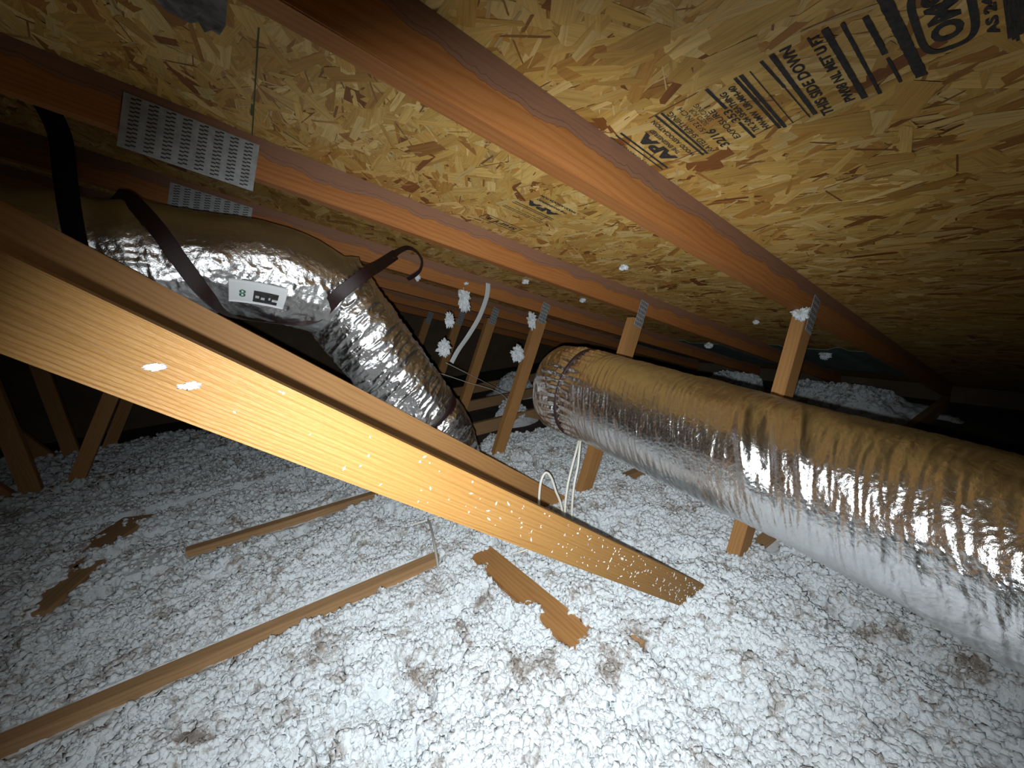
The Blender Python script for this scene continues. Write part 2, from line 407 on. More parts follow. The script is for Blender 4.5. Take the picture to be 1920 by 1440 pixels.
ink_text('SIZED FOR', A1 - .068, .3660, .0075, .045, .0); ink_text('SPACING', A1 - .072, .3565, .0075, .045, .0)
ink_text('EXPOSURE 1', A1 - .012, .3455, .0095, .092, .01)
ink_quad(A0 - .003, .3345, .634, .333, .0046); ink_text('353', .668, .3290, .0115, .031, .02); ink_quad(.671, .333, .719, .332, .0042)
ink_text('TK 2-04 SHEATHING', A1 - .012, .3185, .0090, .103, .03)
ink_text('HW-MW  UR-MH-40', A1 - .008, .3055, .0090, .111, .03)
ink_quad(.587, .2995, .718, .297, .0042); ink_quad(.587, .2925, .720, .291, .0050)
ink_quad(.588, .282, .717, .280, .0014); ink_quad(.581, .2665, .640, .263, .0036); ink_quad(.640, .263, .717, .260, .0018); ink_quad(.579, .2545, .715, .253, .0056)
ink_text('THIS SIDE DOWN', A1 + .008, .2345, .0125, .146, .03)
ink_text('PW08 NL MET U FT', A1 - .004, .2100, .0105, .132, .03)
ink_quad(.580, .204, .718, .202, .0062); ink_quad(.584, .190, .720, .188, .0036); ink_quad(.590, .173, .655, .1705, .0052); ink_quad(.662, .170, .712, .168, .0032)
ink_quad(.560, .1575, .715, .151, .0095)
# shield outline with three letters
def ink_ring(pts, t, close=True):
    m = len(pts); vs = []
    for q in range(m):
        a = Vector(pts[q - 1]) if (close or q) else Vector(pts[q]); b = Vector(pts[(q + 1) % m]) if (close or q < m - 1) else Vector(pts[q])
        d = (b - a).normalized(); nn = Vector((-d.y, d.x)) * t / 2
        for sg in (1, -1): p = Vector(pts[q]) + nn * sg; vs.append(deck(p.x, p.y, OFF))
    ink_add(vs, [[2 * q, 2 * q + 1, (2 * q + 3) % (2 * m), (2 * q + 2) % (2 * m)] for q in range(m if close else m - 1)])
cs, cy_, hs, hy = .636, .1245, .049, .0185
ring = []
for q in range(40):
    a = 2 * math.pi * q / 40; ca, sa = math.cos(a), math.sin(a)
    ring.append((cs + hs * math.copysign(abs(ca) ** .45, ca), cy_ + hy * math.copysign(abs(sa) ** .6, sa)))
ink_ring(ring, .0058)
ink_text('OMS', cs + .036, cy_ - .0115, .023, .072, .05)
ink_text('AS 24', .690, .0925, .008, .055, .05)
for q in range(14): ink_quad(.60, .0875 - q * .0024, .705 + .004 * (q % 3), .0875 - q * .0024, .0021)
ink_flush('ink_stamp', 'bold black grading stamp with shield, stripes and THIS SIDE DOWN lettering')
# second, fainter stamp between the first and second rafters
ink_text('APA', .752, .818, .026, .100, .07); ink_text('THE ENGINEERED', .760, .794, .009, .10, .05); ink_text('WOOD ASSOCIATION', .768, .770, .010, .115, .05)
ink_quad(.636, .858, .764, .856, .0034); ink_quad(.634, .867, .766, .865, .0034)
ink_text('PERFORMANCE RATED', .745, .884, .007, .085, .0)
ink_quad(.634, .902, .762, .900, .0026); ink_quad(.632, .911, .762, .909, .0026)
ink_quad(.640, 1.000, .764, 1.000, .0034); ink_quad(.636, 1.040, .764, 1.040, .0034); ink_quad(.640, 1.000, .636, 1.040, .0026); ink_quad(.764, 1.000, .764, 1.040, .0026)
ink_text('SHIFT 2', .752, 1.010, .021, .098, .03)
ink_flush('ink_stamp', 'smaller faded grading stamp with boxed SHIFT 2 lettering')

# ------------------------------------------------------------------ the setting: attic floor, end walls
def wall(name, c, sx, sy, sz, mat):
    bm = bmesh.new(); box_at(bm, Vector(c), Vector((1, 0, 0)), Vector((0, 1, 0)), Vector((0, 0, 1)), sx, sy, sz); bmesh.ops.recalc_face_normals(bm, faces=bm.faces)
    return tag(link(name, bm_mesh(name, bm), mat), kind='structure')
wall('floor', (.8, 1.85, -.0065), 6.9, 5.6, .0125, M['drywall'])
wall('wall_back', (.7, 4.66, .98), 6.9, .04, 1.96, M['dark'])
wall('wall_left', (-2.63, 1.85, 1.0), .04, 5.6, 2.0, M['dark'])
wall('wall_right', (4.22, 1.85, .06), .04, 5.6, .12, M['dark'])
wall('wall_front', (.7, -.97, .98), 6.9, .04, 1.96, M['dark'])

# vent baffles between the rafters at the eave
for k, lb in ((0, 'grey-green vent baffle under the deck between first and second rafters'), (1, 'grey-green vent baffle between second and third rafters, at the eave'), (2, 'grey-green vent baffle beyond the third rafter, mostly hidden in the dark')):
    y0, y1 = YT[k] + TK + .004, YT[k + 1] - .004; V, F = [], []
    prof = [(0, .001), (.03, .016), (.17, .016), (.20, .002), (.23, .002), (.26, .016), (.46, .016), (.50, .002), (.56, .002)]
    for s in (2.72, 3.20, 3.70):
        for p, d in prof:
            for e in (0, .004): V.append(deck(s, y0 + (y1 - y0) * p / .56, .003 + d + e))
    m = len(prof)
    for i in range(2):
        for j in range(m - 1):
            a = (i * m + j) * 2; b = a + 2; c2 = a + m * 2; d2 = c2 + 2
            F += [[a, b, d2, c2], [a + 1, c2 + 1, d2 + 1, b + 1]]
            if i == 0: F.append([a, a + 1, b + 1, b])
    tag(link('vent_baffle', mesh('vent_baffle', V, F), M['baffle']), lb, 'vent baffle', 'vent baffles')

# ------------------------------------------------------------------ loose-fill insulation
def axis_pts(segs):
    out = [segs[0][0]]
    for a, b, d0, d1 in segs:
        x = a
        while x < b - 1e-6:
            t = (x - a) / (b - a); x += d0 + (d1 - d0) * t; out.append(min(x, b))
    return np.unique(np.round(out, 5))
gx = axis_pts([(-2.58, -.75, .03, .008), (-.75, 1.55, .0036, .0036), (1.55, 4.15, .006, .03)])
gy = axis_pts([(-.9, -.1, .03, .006), (-.1, 1.35, .0036, .0036), (1.35, 2.4, .004, .009), (2.4, 4.6, .012, .03)])
GX, GY = np.meshgrid(gx, gy, indexing='xy')
wx = GX + .035 * (fbm2(GX * 14, GY * 14, 3, 21) - .45); wy = GY + .035 * (fbm2(GX * 14 + 9, GY * 14, 3, 22) - .45)
big = fbm2(GX * 3.1, GY * 3.1, 3, 31) - .44
mid = fbm2(GX * 9, GY * 9, 3, 35) - .44
hz = .086 + .062 * big + .052 * mid
hz += .034 * (dome(wx * 15, wy * 15, 41) - .5) + .015 * (dome(wx * 40, wy * 40, 42) - .5) + .004 * (dome(wx * 96, wy * 96, 43) - .5)
hz += .10 * np.exp(-(((GX - 1.62) / .10) ** 2 + ((GY - 2.45) / .09) ** 2)) + .12 * np.exp(-(((GX - 2.15) / .16) ** 2 + ((GY - 3.2) / .14) ** 2))
bare = np.zeros(GX.shape)
jg = .5 * (fbm2(GX * 5, GY * 5, 4, 77) - .45)
void = np.maximum(sstep(1.95, 2.15, GY + jg) * sstep(.70, .95, GX + jg), sstep(3.7, 3.9, GY + jg))  # fill left out here; the darkened floor stands in for unlit distance
void = np.maximum(void, sstep(1.75, 1.95, GX + jg))
keep = 1.2 * np.exp(-(((GX - 3.65) / .28) ** 2 + ((GY - 1.0 - jg) / .30) ** 2)) + np.exp(-(((GX - 3.5) / .30) ** 2 + ((GY - 1.75 - jg) / .14) ** 2)) + np.exp(-(((GX - 1.62) / .14) ** 2 + ((GY - 2.45) / .12) ** 2)) + np.exp(-(((GX - 2.15) / .2) ** 2 + ((GY - 3.2) / .18) ** 2)); void *= 1 - np.clip(keep * 1.5, 0, 1)
TRN = [(1.251, .487), (1.141, .311), (1.089, .183), (1.098, .076), (1.083, -.03)]
hz += .006 * (vn2(wx * 190, wy * 190, 44) - .5)
pit = sstep(.60, .74, fbm2(GX * 8 + 3, GY * 8 + 5, 3, 51) * 1.12); hz -= .04 * pit
# level near the camera and at the eave
hz += .045 * sstep(1.5, 3.2, GX) + .05 * sstep(2.6, 3.4, GX) + .030 * sstep(.3, -.6, GY)
rag = .018 * (fbm2(GX * 22, GY * 22, 3, 61) - .45)
# second and third bottom chords show along their near side and top up to x ~ .42
for k, xe in ((1, .40), (2, .47), (3, -9)):
    y = YT[k]; d = y - GY + rag * 1.2
    on = sstep(xe + .05, xe - .02, GX + rag) * (sstep(-.9, -.7, GX) if k < 3 else sstep(.2, 0, GX))
    if k == 2: on = on * sstep(-.33, -.26, GX + rag)
    if k == 1: on = np.maximum(on, sstep(.09, .07, np.abs(GX - 1.40) + rag * 1.5))
    near = sstep(.075, .0, d) * (d > -.004) * on; hz = np.where(near > 0, hz * (1 - near) + np.minimum(hz, .060 + rag) * near, hz)
    over = (GY >= y - .004) & (GY <= y + TK + .006 + rag * .4); hz = np.where(over & (on > .5), np.minimum(hz, .062), hz)
    far = sstep(.10, .0, GY - y - TK) * (GY > y + TK) * on; hz = hz * (1 - far) + (.088 + rag * .9) * far
    off = (over | (np.abs(GY - y) < .07)) & (on <= .5); hz = np.where(off, np.maximum(hz, .097 + .6 * (hz - .086) * (hz > .086)), hz)
    bare = np.maximum(bare, ((y - GY < .045) & (GY < y + TK + .010)) * on)
# chord of the first truss is buried, except one small hole
o1 = sstep(.09, .03, np.abs(GY - YT[0] - .019)); hz = np.maximum(hz, hz * (1 - o1) + o1 * (.103 + rag * .7))
hole = np.exp(-(((GX - .655 + rag) / .012) ** 2 + ((GY - .485 + rag) / .035) ** 2)); hz -= .055 * np.clip(hole * 1.6, 0, 1)
# the flat brace and the two bare patches
def carve(cx, cy, lx, ly, ang, zlow, soft=.018, jag=1.5):
    global hz
    ca, sa = math.cos(ang), math.sin(ang); u = (GX - cx) * ca + (GY - cy) * sa; v = -(GX - cx) * sa + (GY - cy) * ca
    m = sstep(soft, -soft * .2, np.abs(u) - lx + rag * jag) * sstep(soft, -soft * .2, np.abs(v) - ly + rag * jag)
    hz = hz * (1 - m) + np.minimum(hz, zlow) * m; bare[:] = np.maximum(bare, m)
carve(.545, .775, .036, .178, 0.05, .074)
bmp = np.exp(-(((GX - .500) / .034) ** 2 + ((GY - .735) / .032) ** 2)); hz = hz + .050 * bmp; bare *= 1 - np.clip(bmp * 3, 0, 1)
for (ax_, ay_), (bx_, by_) in zip(TRN, TRN[1:]):
    tt = np.clip(((GX - ax_) * (bx_ - ax_) + (GY - ay_) * (by_ - ay_)) / ((bx_ - ax_) ** 2 + (by_ - ay_) ** 2), 0, 1)
    dd_ = np.hypot(GX - ax_ - tt * (bx_ - ax_), GY - ay_ - tt * (by_ - ay_)) + rag * 2.2; hz -= .055 * np.exp(-(dd_ / .022) ** 2)
carve(-.545, 2.03, .036, .080, -.45, .074, jag=2.6); carve(-.585, 1.735, .030, .075, -.3, .074, jag=2.6)
carve(.585, 1.075, .015, .02, 0, .06); carve(1.30, .505, .05, .028, .2, .072, jag=2.4)
hz = hz * (1 - void) - .02 * void; bare = np.maximum(bare, void)
hz = np.clip(hz, -.004, None)
# keep it under the roof at the eave
hz = np.minimum(hz, (zr(GX) - .13))
bare = np.maximum(bare, np.clip(hole * 1.5, 0, 1))
nx, ny = len(gx), len(gy); idx = np.arange(nx * ny).reshape(ny, nx)
F = np.stack([idx[:-1, :-1], idx[:-1, 1:], idx[1:, 1:], idx[1:, :-1]], -1).reshape(-1, 4)
jx = GX + .0025 * (vn2(GX * 300, GY * 300, 71) - .5); jy = GY + .0025 * (vn2(GX * 300, GY * 300, 72) - .5)
V = np.stack([jx, jy, hz], -1).reshape(-1, 3)
# the fill itself: tens of thousands of little tufts lying on it, all one object
def tufts(n, x0, x1, y0, y1, r0, r1, seed, tmpl):
    rg = np.random.default_rng(seed)
    x = rg.uniform(x0, x1, n); y = rg.uniform(y0, y1, n)
    i = np.clip(np.searchsorted(gx, x), 0, nx - 1); j = np.clip(np.searchsorted(gy, y), 0, ny - 1)
    ok = (bare[j, i] < .4); x, y, i, j = x[ok], y[ok], i[ok], j[ok]; n = len(x)
    z = hz[j, i]; r = rg.uniform(0, 1, n) ** 1.7 * (r1 - r0) + r0
    k = rg.integers(0, len(tmpl), n); T = tmpl[k]                     # n, m, 3
    a = rg.uniform(0, 2 * np.pi, n); ca, sa = np.cos(a), np.sin(a); sq = rg.uniform(.65, 1.2, (n, 1, 3))
    T = T * sq; X = T[..., 0] * ca[:, None] - T[..., 1] * sa[:, None]; Y = T[..., 0] * sa[:, None] + T[..., 1] * ca[:, None]
    P_ = np.stack([X, Y, T[..., 2]], -1) * r[:, None, None]
    return P_ + np.stack([x, y, z + r * rg.uniform(-.25, .30, n)], -1)[:, None]
bm = bmesh.new(); bmesh.ops.create_icosphere(bm, subdivisions=2, radius=1)
ico = np.array([list(v.co) for v in bm.verts]); icf = np.array([[v.index for v in f.verts] for f in bm.faces]); bm.free()
def templates(cnt):
    out = []
    for q in range(cnt):
        c_ = ico * 1.5 + q * 7.3
        d_ = .45 + .75 * ridged(vn3(c_[:, 0], c_[:, 1], c_[:, 2], 200 + q)) + .75 * (vn3(c_[:, 0] * 2.1, c_[:, 1] * 2.1, c_[:, 2] * 2.1, 230 + q) - .5)
        out.append(ico * (d_ * (1 + .5 * (RNG.random(len(ico)) - .5)))[:, None])
    return np.array(out)
TM = templates(14)
VT = [V]; FT = [F]; base_ = len(V)
# split quads of the bed into triangles so that one array holds everything
Ftri = np.concatenate([F[:, [0, 1, 2]], F[:, [0, 2, 3]]]); FT = [Ftri]
for args in ((52000, -.70, 1.50, -.1, 1.50, .0022, .0108, 1), (15000, -1.1, 1.9, 1.5, 2.7, .004, .0135, 2), (1500, 1.50, 2.0, -.1, 1.6, .006, .018, 3), (7000, -1.9, 1.2, 2.7, 3.8, .007, .022, 4), (1600, 1.75, 2.55, 2.85, 3.55, .008, .022, 6), (500, 1.4, 1.95, 2.2, 2.7, .006, .018, 7), (4500, 2.9, 3.75, .3, 2.1, .008, .022, 5)):
    Q = tufts(*args, TM); m_ = Q.shape[1]
    FT.append((icf[None] + (np.arange(len(Q)) * m_)[:, None, None] + base_).reshape(-1, 3)); VT.append(Q.reshape(-1, 3)); base_ += Q.shape[0] * m_
ins = tag(link('loose_fill_insulation', mesh('loose_fill_insulation', np.concatenate(VT), np.concatenate(FT), True), M['insul']), 'fluffy white blown-in insulation covering the whole attic floor', 'insulation', kind='stuff')

def flat_board(name, cx, cy, z, lx, ly, lz, ang, mat, label, cat, tiltx=0):
    bm = bmesh.new(); ca, sa = math.cos(ang), math.sin(ang)
    ax = Vector((ca, sa, tiltx)).normalized(); ay = Vector((-sa, ca, 0)); az = ax.cross(ay)
    box_at(bm, Vector((cx, cy, z)), ax, ay, az, lx, ly, lz); bmesh.ops.recalc_face_normals(bm, faces=bm.faces)
    bmesh.ops.bevel(bm, geom=bm.edges[:], offset=.0015, segments=2, affect='EDGES')
    uvl = bm.loops.layers.uv.new('UVMap')
    for f in bm.faces:
        for lp in f.loops: d = lp.vert.co - Vector((cx, cy, z)); lp[uvl].uv = (d.dot(ax) + 5, d.dot(ay) + .2 + d.dot(az))
    return tag(link(name, bm_mesh(name, bm), mat), label, cat)
flat_board('wood_brace', .545, .800, .0865, .50, .080, .019, math.pi / 2 + .05, M['web'], 'short wood brace half buried in white insulation below the bright diagonal beam', 'wood brace')
flat_board('wood_scrap', -.57, 2.03, .0845, .36, .12, .019, math.pi / 2 - .45, M['low'], 'brown wood scrap showing through dim insulation, the farther one at left', 'wood scrap')
flat_board('wood_scrap', -.60, 1.74, .0845, .25, .08, .019, math.pi / 2 - .3, M['low'], 'brown wood scrap in dim insulation, nearer the left picture edge', 'wood scrap')

# ------------------------------------------------------------------ tubes and ducts
def frames(pts, n):
    P = [Vector(p) for p in pts]; out = []
    # Catmull-Rom resample
    ext = [P[0] * 2 - P[1]] + P + [P[-1] * 2 - P[-2]]; dense = []
    for i in range(1, len(ext) - 2):
        for q in range(40):
            t = q / 40; a, b, c, d = ext[i - 1], ext[i], ext[i + 1], ext[i + 2]
            dense.append(.5 * ((2 * b) + (c - a) * t + (2 * a - 5 * b + 4 * c - d) * t * t + (3 * b - a - 3 * c + d) * t ** 3))
    dense.append(P[-1]); cum = [0]
    for a, b in zip(dense, dense[1:]): cum.append(cum[-1] + (b - a).length)
    D = np.array([list(v) for v in dense]); cum = np.array(cum); s = np.linspace(0, cum[-1], n)
    C = np.stack([np.interp(s, cum, D[:, k]) for k in range(3)], 1)
    T = np.gradient(C, axis=0); T /= np.linalg.norm(T, axis=1)[:, None]
    up = np.array([0, 0, 1.]) if abs(T[0, 2]) < .8 else np.array([1., 0, 0]); A = np.zeros_like(T); B = np.zeros_like(T)
    a = up - T[0] * T[0].dot(up); a /= np.linalg.norm(a)
    for i in range(n):
        a = a - T[i] * T[i].dot(a); a /= np.linalg.norm(a); A[i] = a; B[i] = np.cross(T[i], a)
    return C, T, A, B, s
def tube(name, pts, rfun, n, m, disp, mat, parent, cap0=True, cap1=True, squash=1.0):
    C, T, A, B, s = frames(pts, n); th = np.linspace(0, 2 * np.pi, m, endpoint=False)
    SS, TT = np.meshgrid(s, th, indexing='ij'); r = rfun(SS, s[-1]) + (disp(SS, TT, s[-1]) if disp else 0)
    V = C[:, None] + A[:, None] * (np.cos(TT) * r)[..., None] * squash + B[:, None] * (np.sin(TT) * r)[..., None]
    V = V.reshape(-1, 3); idx = np.arange(n * m).reshape(n, m); nx_ = np.roll(idx, -1, 1)
    F = np.stack([idx[:-1], nx_[:-1], nx_[1:], idx[1:]], -1).reshape(-1, 4)
    Fl = F.tolist()
    if cap0: Fl.append(idx[0][::-1].tolist())
    if cap1: Fl.append(idx[-1].tolist())
    me = mesh(name, V, F) if not (cap0 or cap1) else mesh(name, V, Fl)
    me.polygons.foreach_set('use_smooth', np.ones(len(me.polygons), dtype=bool)); me.update()
    return link(name, me, mat, parent)

# big duct on the right: hangs across the trusses through the openings between the webs
rD = .140
P1 = [(.85, 1.02, H - .285), (.862, .90, H - .290), (.876, .75, H - .312), (.885, .58, H - .337), (.888, .40, H - .360), (.885, .20, H - .382), (.855, .02, H - .392), (.80, -.20, H - .40), (.74, -.55, H - .41)]
def r1(s, L):
    e = sstep(0, .085, s); r = rD * (.55 + .45 * np.sqrt(np.clip(s / .045, 0, 1))) * 1.0
    neck = 1 - .045 * np.exp(-((s - .135) / .012) ** 2)
    return r * neck
def d1(s, t, L):
    cx_, sy_ = np.cos(t), np.sin(t); s2 = s + .045 * np.sin(t + .9) + .02 * np.cos(2 * t)
    w1 = ridged(vn3(s2 * 88, cx_ * 1.7, sy_ * 1.7, 81)) ** 2; w2 = ridged(vn3(s2 * 175, cx_ * 3, sy_ * 3, 82)) ** 2
    w3 = vn3(s * 16, cx_ * 3.5, sy_ * 3.5, 83) - .5
    d = .0018 * w1 + .0011 * w2 + .0055 * w3
    cr = vn3(s * 30 + 4, cx_ * 6, sy_ * 6, 85)
    d = d + .0045 * (ridged(cr) - .6) * sstep(.82, 1.15, s)
    gather = np.exp(-((s - .135) / .05) ** 2); d = d + gather * .0035 * np.sin(t * 34 + 5 * vn3(s * 8, cx_ * 3, sy_ * 3, 87))
    for s0, t0, wd, am in ((.655, .95, .014, .013), (.70, .95, .012, -.010), (.745, .75, .010, .007)):     # fold pressed in where the strut bears on it
        q = (s - s0 - .06 * (t - t0)); d = d + am * np.exp(-(q / wd) ** 2) * np.exp(-((t - t0) / .6) ** 2)
    return d
dct = tag(empty('flexible_duct', (.86, .9, H - .29)), 'large silver foil flexible duct running to the right edge over the insulation', 'duct', 'foil ducts')
tube('foil_sleeve', P1, r1, 620, 300, d1, M['foil'], dct, True, True)
def ring_cord(name, parent, path, sc, rad, cord, mat, tw=.0, flat=1.0):
    C, T, A, B, s = frames(path, 400); i = int(np.searchsorted(s, sc)); n = 120
    th = np.linspace(0, 2 * np.pi, n, endpoint=False); V, F = [], []
    c = C[i]; pr = [(math.cos(q), math.sin(q)) for q in np.linspace(0, 2 * np.pi, 10, endpoint=False)]
    for a in th:
        e = A[i] * math.cos(a) + B[i] * math.sin(a); rr = rad * (1 + .012 * math.sin(3 * a + 1)); off = tw * math.sin(a + .7)
        for p, q in pr: V.append(c + e * (rr + p * cord) + T[i] * (q * cord * flat + off))
    m = len(pr)
    for k in range(n):
        for j in range(m): a = k * m + j; b = k * m + (j + 1) % m; k2 = ((k + 1) % n) * m; F.append([a, b, k2 + (j + 1) % m, k2 + j])
    return link(name, mesh(name, V, F, True), mat, parent)
ring_cord('clamp_band', dct, P1, .128, rD * .992, .0032, M['strap'], .006)
ring_cord('clamp_band', dct, P1, .142, rD * .992, .0032, M['strap'], -.004)

# bent duct on the left between the second and third trusses
d2o = tag(empty('flexible_duct', (.25, 1.42, H + .05)), 'crumpled silver foil duct with white sticker, bent down behind the long diagonal beams', 'duct', 'foil ducts')
rE = .132
PA = [(-1.6, 1.36, H + .22), (-.9, 1.37, H + .205), (-.45, 1.38, H + .185), (-.2, 1.39, H + .168), (.0, 1.40, H + .150), (.13, 1.41, H + .118), (.235, 1.42, H + .072), (.30, 1.43, H + .03)]
def rA(s, L):
    e = L - s; r = rE * (1 + .07 * np.exp(-((e - .22) / .12) ** 2)); r = r * (1 - .10 * np.exp(-((e - .58) / .035) ** 2))
    return r * np.sqrt(np.clip(e / .05, .25, 1))
def dA(s, t, L):
    cx_, sy_ = np.cos(t), np.sin(t)
    a = ridged(vn3(s * 26, cx_ * 3.2, sy_ * 3.2, 91)); b = ridged(vn3(s * 62, cx_ * 8, sy_ * 8, 92)); c = vn3(s * 9, cx_ * 2, sy_ * 2, 93) - .5
    lowhalf = sstep(.35, -.25, cx_) * .75 + .25
    return (.007 * (a - .5) + .0040 * (b - .5)) * lowhalf + .013 * c
tube('foil_sleeve', PA, rA, 520, 240, dA, M['foilc'], d2o)
PB = [(.215, 1.43, H + .150), (.262, 1.43, H + .075), (.318, 1.43, H - .03), (.385, 1.43, H - .145), (.488, 1.43, H - .315), (.575, 1.44, H - .455), (.645, 1.47, H - .60), (.69, 1.52, H - .76)]
def rB(s, L):
    return (rE * .99) * np.sqrt(np.clip(s / .05, .2, 1)) * (1 - .11 * np.exp(-((s - .645) / .016) ** 2)) * (1 - .14 * sstep(.66, .95, s))
def dB(s, t, L):
    cx_, sy_ = np.cos(t), np.sin(t); s2 = s + .03 * np.sin(t * 1.0 + .5)
    a = ridged(vn3(s2 * 44, cx_ * 2.2, sy_ * 2.2, 101)) ** 1.5; b = ridged(vn3(s2 * 105, cx_ * 7, sy_ * 7, 102)); c = vn3(s * 12, cx_ * 2.5, sy_ * 2.5, 103) - .5
    return .007 * (a - .4) + .0032 * (b - .5) + .014 * c
tube('foil_sleeve', PB, rB, 520, 240, dB, M['foilc'], d2o)
ring_cord('clamp_band', d2o, PB, .640, rE * .93, .0045, M['strap'], 0, 2.6)
ring_cord('clamp_band', d2o, PB, .656, rE * .925, .0045, M['strap'], 0, 2.2)

# sticker on the duct: white field, green mark, black box with pale lettering
def on_duct(path, sc, ang, r):
    C, T, A, B, s = frames(path, 400); i = int(np.searchsorted(s, sc)); e = A[i] * math.cos(ang) + B[i] * math.sin(ang); f_ = -A[i] * math.sin(ang) + B[i] * math.cos(ang)
    return Vector(C[i] + e * r), Vector(T[i]), Vector(f_), Vector(e)
LA = frames(PA, 400)[4][-1]
def patch(name, sc, a0, w_, h_, r, mat, parent, th=.0008):
    V, F = [], []; nu, nv = 12, 8
    for lay in (0, th):
        for i in range(nu + 1):
            for j in range(nv + 1):
                p, T_, f_, e_ = on_duct(PA, sc + w_ * (i / nu - .5), a0 + (h_ / r) * (j / nv - .5), r + lay); V.append(p)
    K = (nu + 1) * (nv + 1)
    for i in range(nu):
        for j in range(nv):
            a = i * (nv + 1) + j; q = [a, a + 1, a + nv + 2, a + nv + 1]; F.append(q); F.append([K + v for v in q[::-1]])
    for i in range(nu):
        for e in (0, nv): a = i * (nv + 1) + e; F.append([a, a + nv + 1, K + a + nv + 1, K + a])
    return link(name, mesh(name, V, F, True), mat, parent)
STK_S, STK_A = LA - .270, 2.12
stk = patch('sticker', STK_S, STK_A, .140, .066, rE * 1.115, M['label'], d2o); stk['label'] = 'white product sticker with a black panel'
patch('sticker_panel', STK_S + .020, STK_A + .05, .062, .034, rE * 1.115 + .0016, M['ink'], stk)
def stick_text(txt, s0, a0, hgt, wid, r, mat):
    cu = bpy.data.curves.new('t', 'FONT'); cu.body = txt; cu.size = 1; cu.resolution_u = 3
    o = bpy.data.objects.new('t', cu); COL.objects.link(o); me = bpy.data.meshes.new_from_object(o)
    vs = [v.co.copy() for v in me.vertices]; fs = [list(p.vertices) for p in me.polygons]
    bpy.data.objects.remove(o); bpy.data.curves.remove(cu); bpy.data.meshes.remove(me)
    x0 = min(v.x for v in vs); x1 = max(v.x for v in vs); y0 = min(v.y for v in vs); y1 = max(v.y for v in vs)
    V = [on_duct(PA, s0 + (v.x - x0) / (x1 - x0) * wid, a0 - ((v.y - y0) / (y1 - y0) - .5) * hgt / r, r)[0] for v in vs]
    return link('sticker_lettering', mesh('sticker_lettering', V, fs), mat, stk)
stick_text('8', STK_S - .047, STK_A + .02, .022, .014, rE * 1.115 + .0022, M['green'])
for q, wq in enumerate((.012, .016, .009, .014)): patch('sticker_print', STK_S - .004 + q * .0155, STK_A + .05 + .02 * (q % 2), wq * .8, .007, rE * 1.115 + .0028, M['label'], stk)

# ------------------------------------------------------------------ straps
def ribbon(name, pts, wid, mat, wdir, thick=.0016, n=160, parent=None):
    C, T, A, B, s = frames(pts, n)
    if wdir == 'face': wdir = lambda t: np.cross(T[min(n - 1, int(t * (n - 1) + .5))], (0, 1, 0))
    if wdir == 'sling': wdir = lambda t: np.cross(T[min(n - 1, int(t * (n - 1) + .5))], (0, 1, 0)) * (1 - math.exp(-((t - .44) / .12) ** 2)) + np.array((0, 1, 0)) * math.exp(-((t - .44) / .12) ** 2)
    if wdir == 'loop': wdir = lambda t: np.array((0, .8, 0)) + .6 * np.cross(T[min(n - 1, int(t * (n - 1) + .5))], (0, 1, 0))
    W = np.array([wdir(i / (n - 1)) if callable(wdir) else wdir for i in range(n)], float)
    W = W - T * (W * T).sum(1)[:, None]; W /= np.linalg.norm(W, axis=1)[:, None]; Nn = np.cross(T, W)
    V = np.concatenate([np.stack([C + W * a * wid / 2 + Nn * b * thick / 2], 0) for a, b in ((-1, -1), (-.9, -1.3), (0, -.7), (.9, -1.3), (1, -1), (1, 1), (.9, 1.3), (0, .7), (-.9, 1.3), (-1, 1))], 0)
    V = V.transpose(1, 0, 2).reshape(-1, 3); m = 10; F = []
    for i in range(n - 1):
        for j in range(m): F.append([i * m + j, i * m + (j + 1) % m, (i + 1) * m + (j + 1) % m, (i + 1) * m + j])
    F.append(list(range(m))[::-1]); F.append([(n - 1) * m + j for j in range(m)])
    return link(name, mesh(name, V, F, True), mat, parent)
# strap in front of the far left of the duct, from the second rafter
s1 = ribbon('hanging_strap', [(-.245, 1.160, zr(-.245) - .050), (-.234, 1.185, H + .375), (-.242, 1.19, H + .300), (-.250, 1.195, H + .225), (-.256, 1.21, H + .160), (-.262, 1.25, H + .08), (-.27, 1.34, H + .03)], .034, M['strapblack'], (1, .3, 0))
tag(s1, 'wide black strap hanging from the second rafter at far left', 'strap', 'duct hanger straps')
# sling: over the back at left, under the duct, up to a loop on the third rafter
sl_pts = [(-.21, 1.42, H + .322), (-.170, 1.32, H + .290), (-.128, 1.262, H + .220), (-.098, 1.245, H + .147), (-.060, 1.25, H + .064), (-.015, 1.29, H + .010), (.085, 1.345, H - .016), (.185, 1.33, H - .006),
          (.256, 1.268, H + .060), (.340, 1.275, H + .117), (.395, 1.36, H + .142), (.455, 1.44, H + .172), (.509, 1.495, H + .201)]
s2 = ribbon('hanging_strap', sl_pts, .036, M['strap'], 'sling', n=240)
tag(s2, 'dark maroon strap cradling the bent foil duct, its end curled into a loop', 'strap', 'duct hanger straps')
lp = ribbon('strap_loop', [(.485, 1.47, H + .187), (.520, 1.500, H + .212), (.563, 1.500, H + .228), (.600, 1.505, H + .212), (.616, 1.51, H + .178), (.603, 1.52, H + .142), (.562, 1.54, H + .116)], .030, M['strap'], 'loop', parent=s2)
# pale plastic strap
s3 = ribbon('plumbing_strap', [(1.035, 1.718, H + .105), (1.028, 1.714, H + .07), (1.01, 1.712, H + .02), (.965, 1.712, H - .06), (.90, 1.712, H - .14), (.84, 1.714, H - .205), (.80, 1.716, H - .26)], .026, M['pale'], (.9, .1, .4))
tag(s3, 'curved pale plastic strap hanging from the third rafter beside thin struts', 'strap')

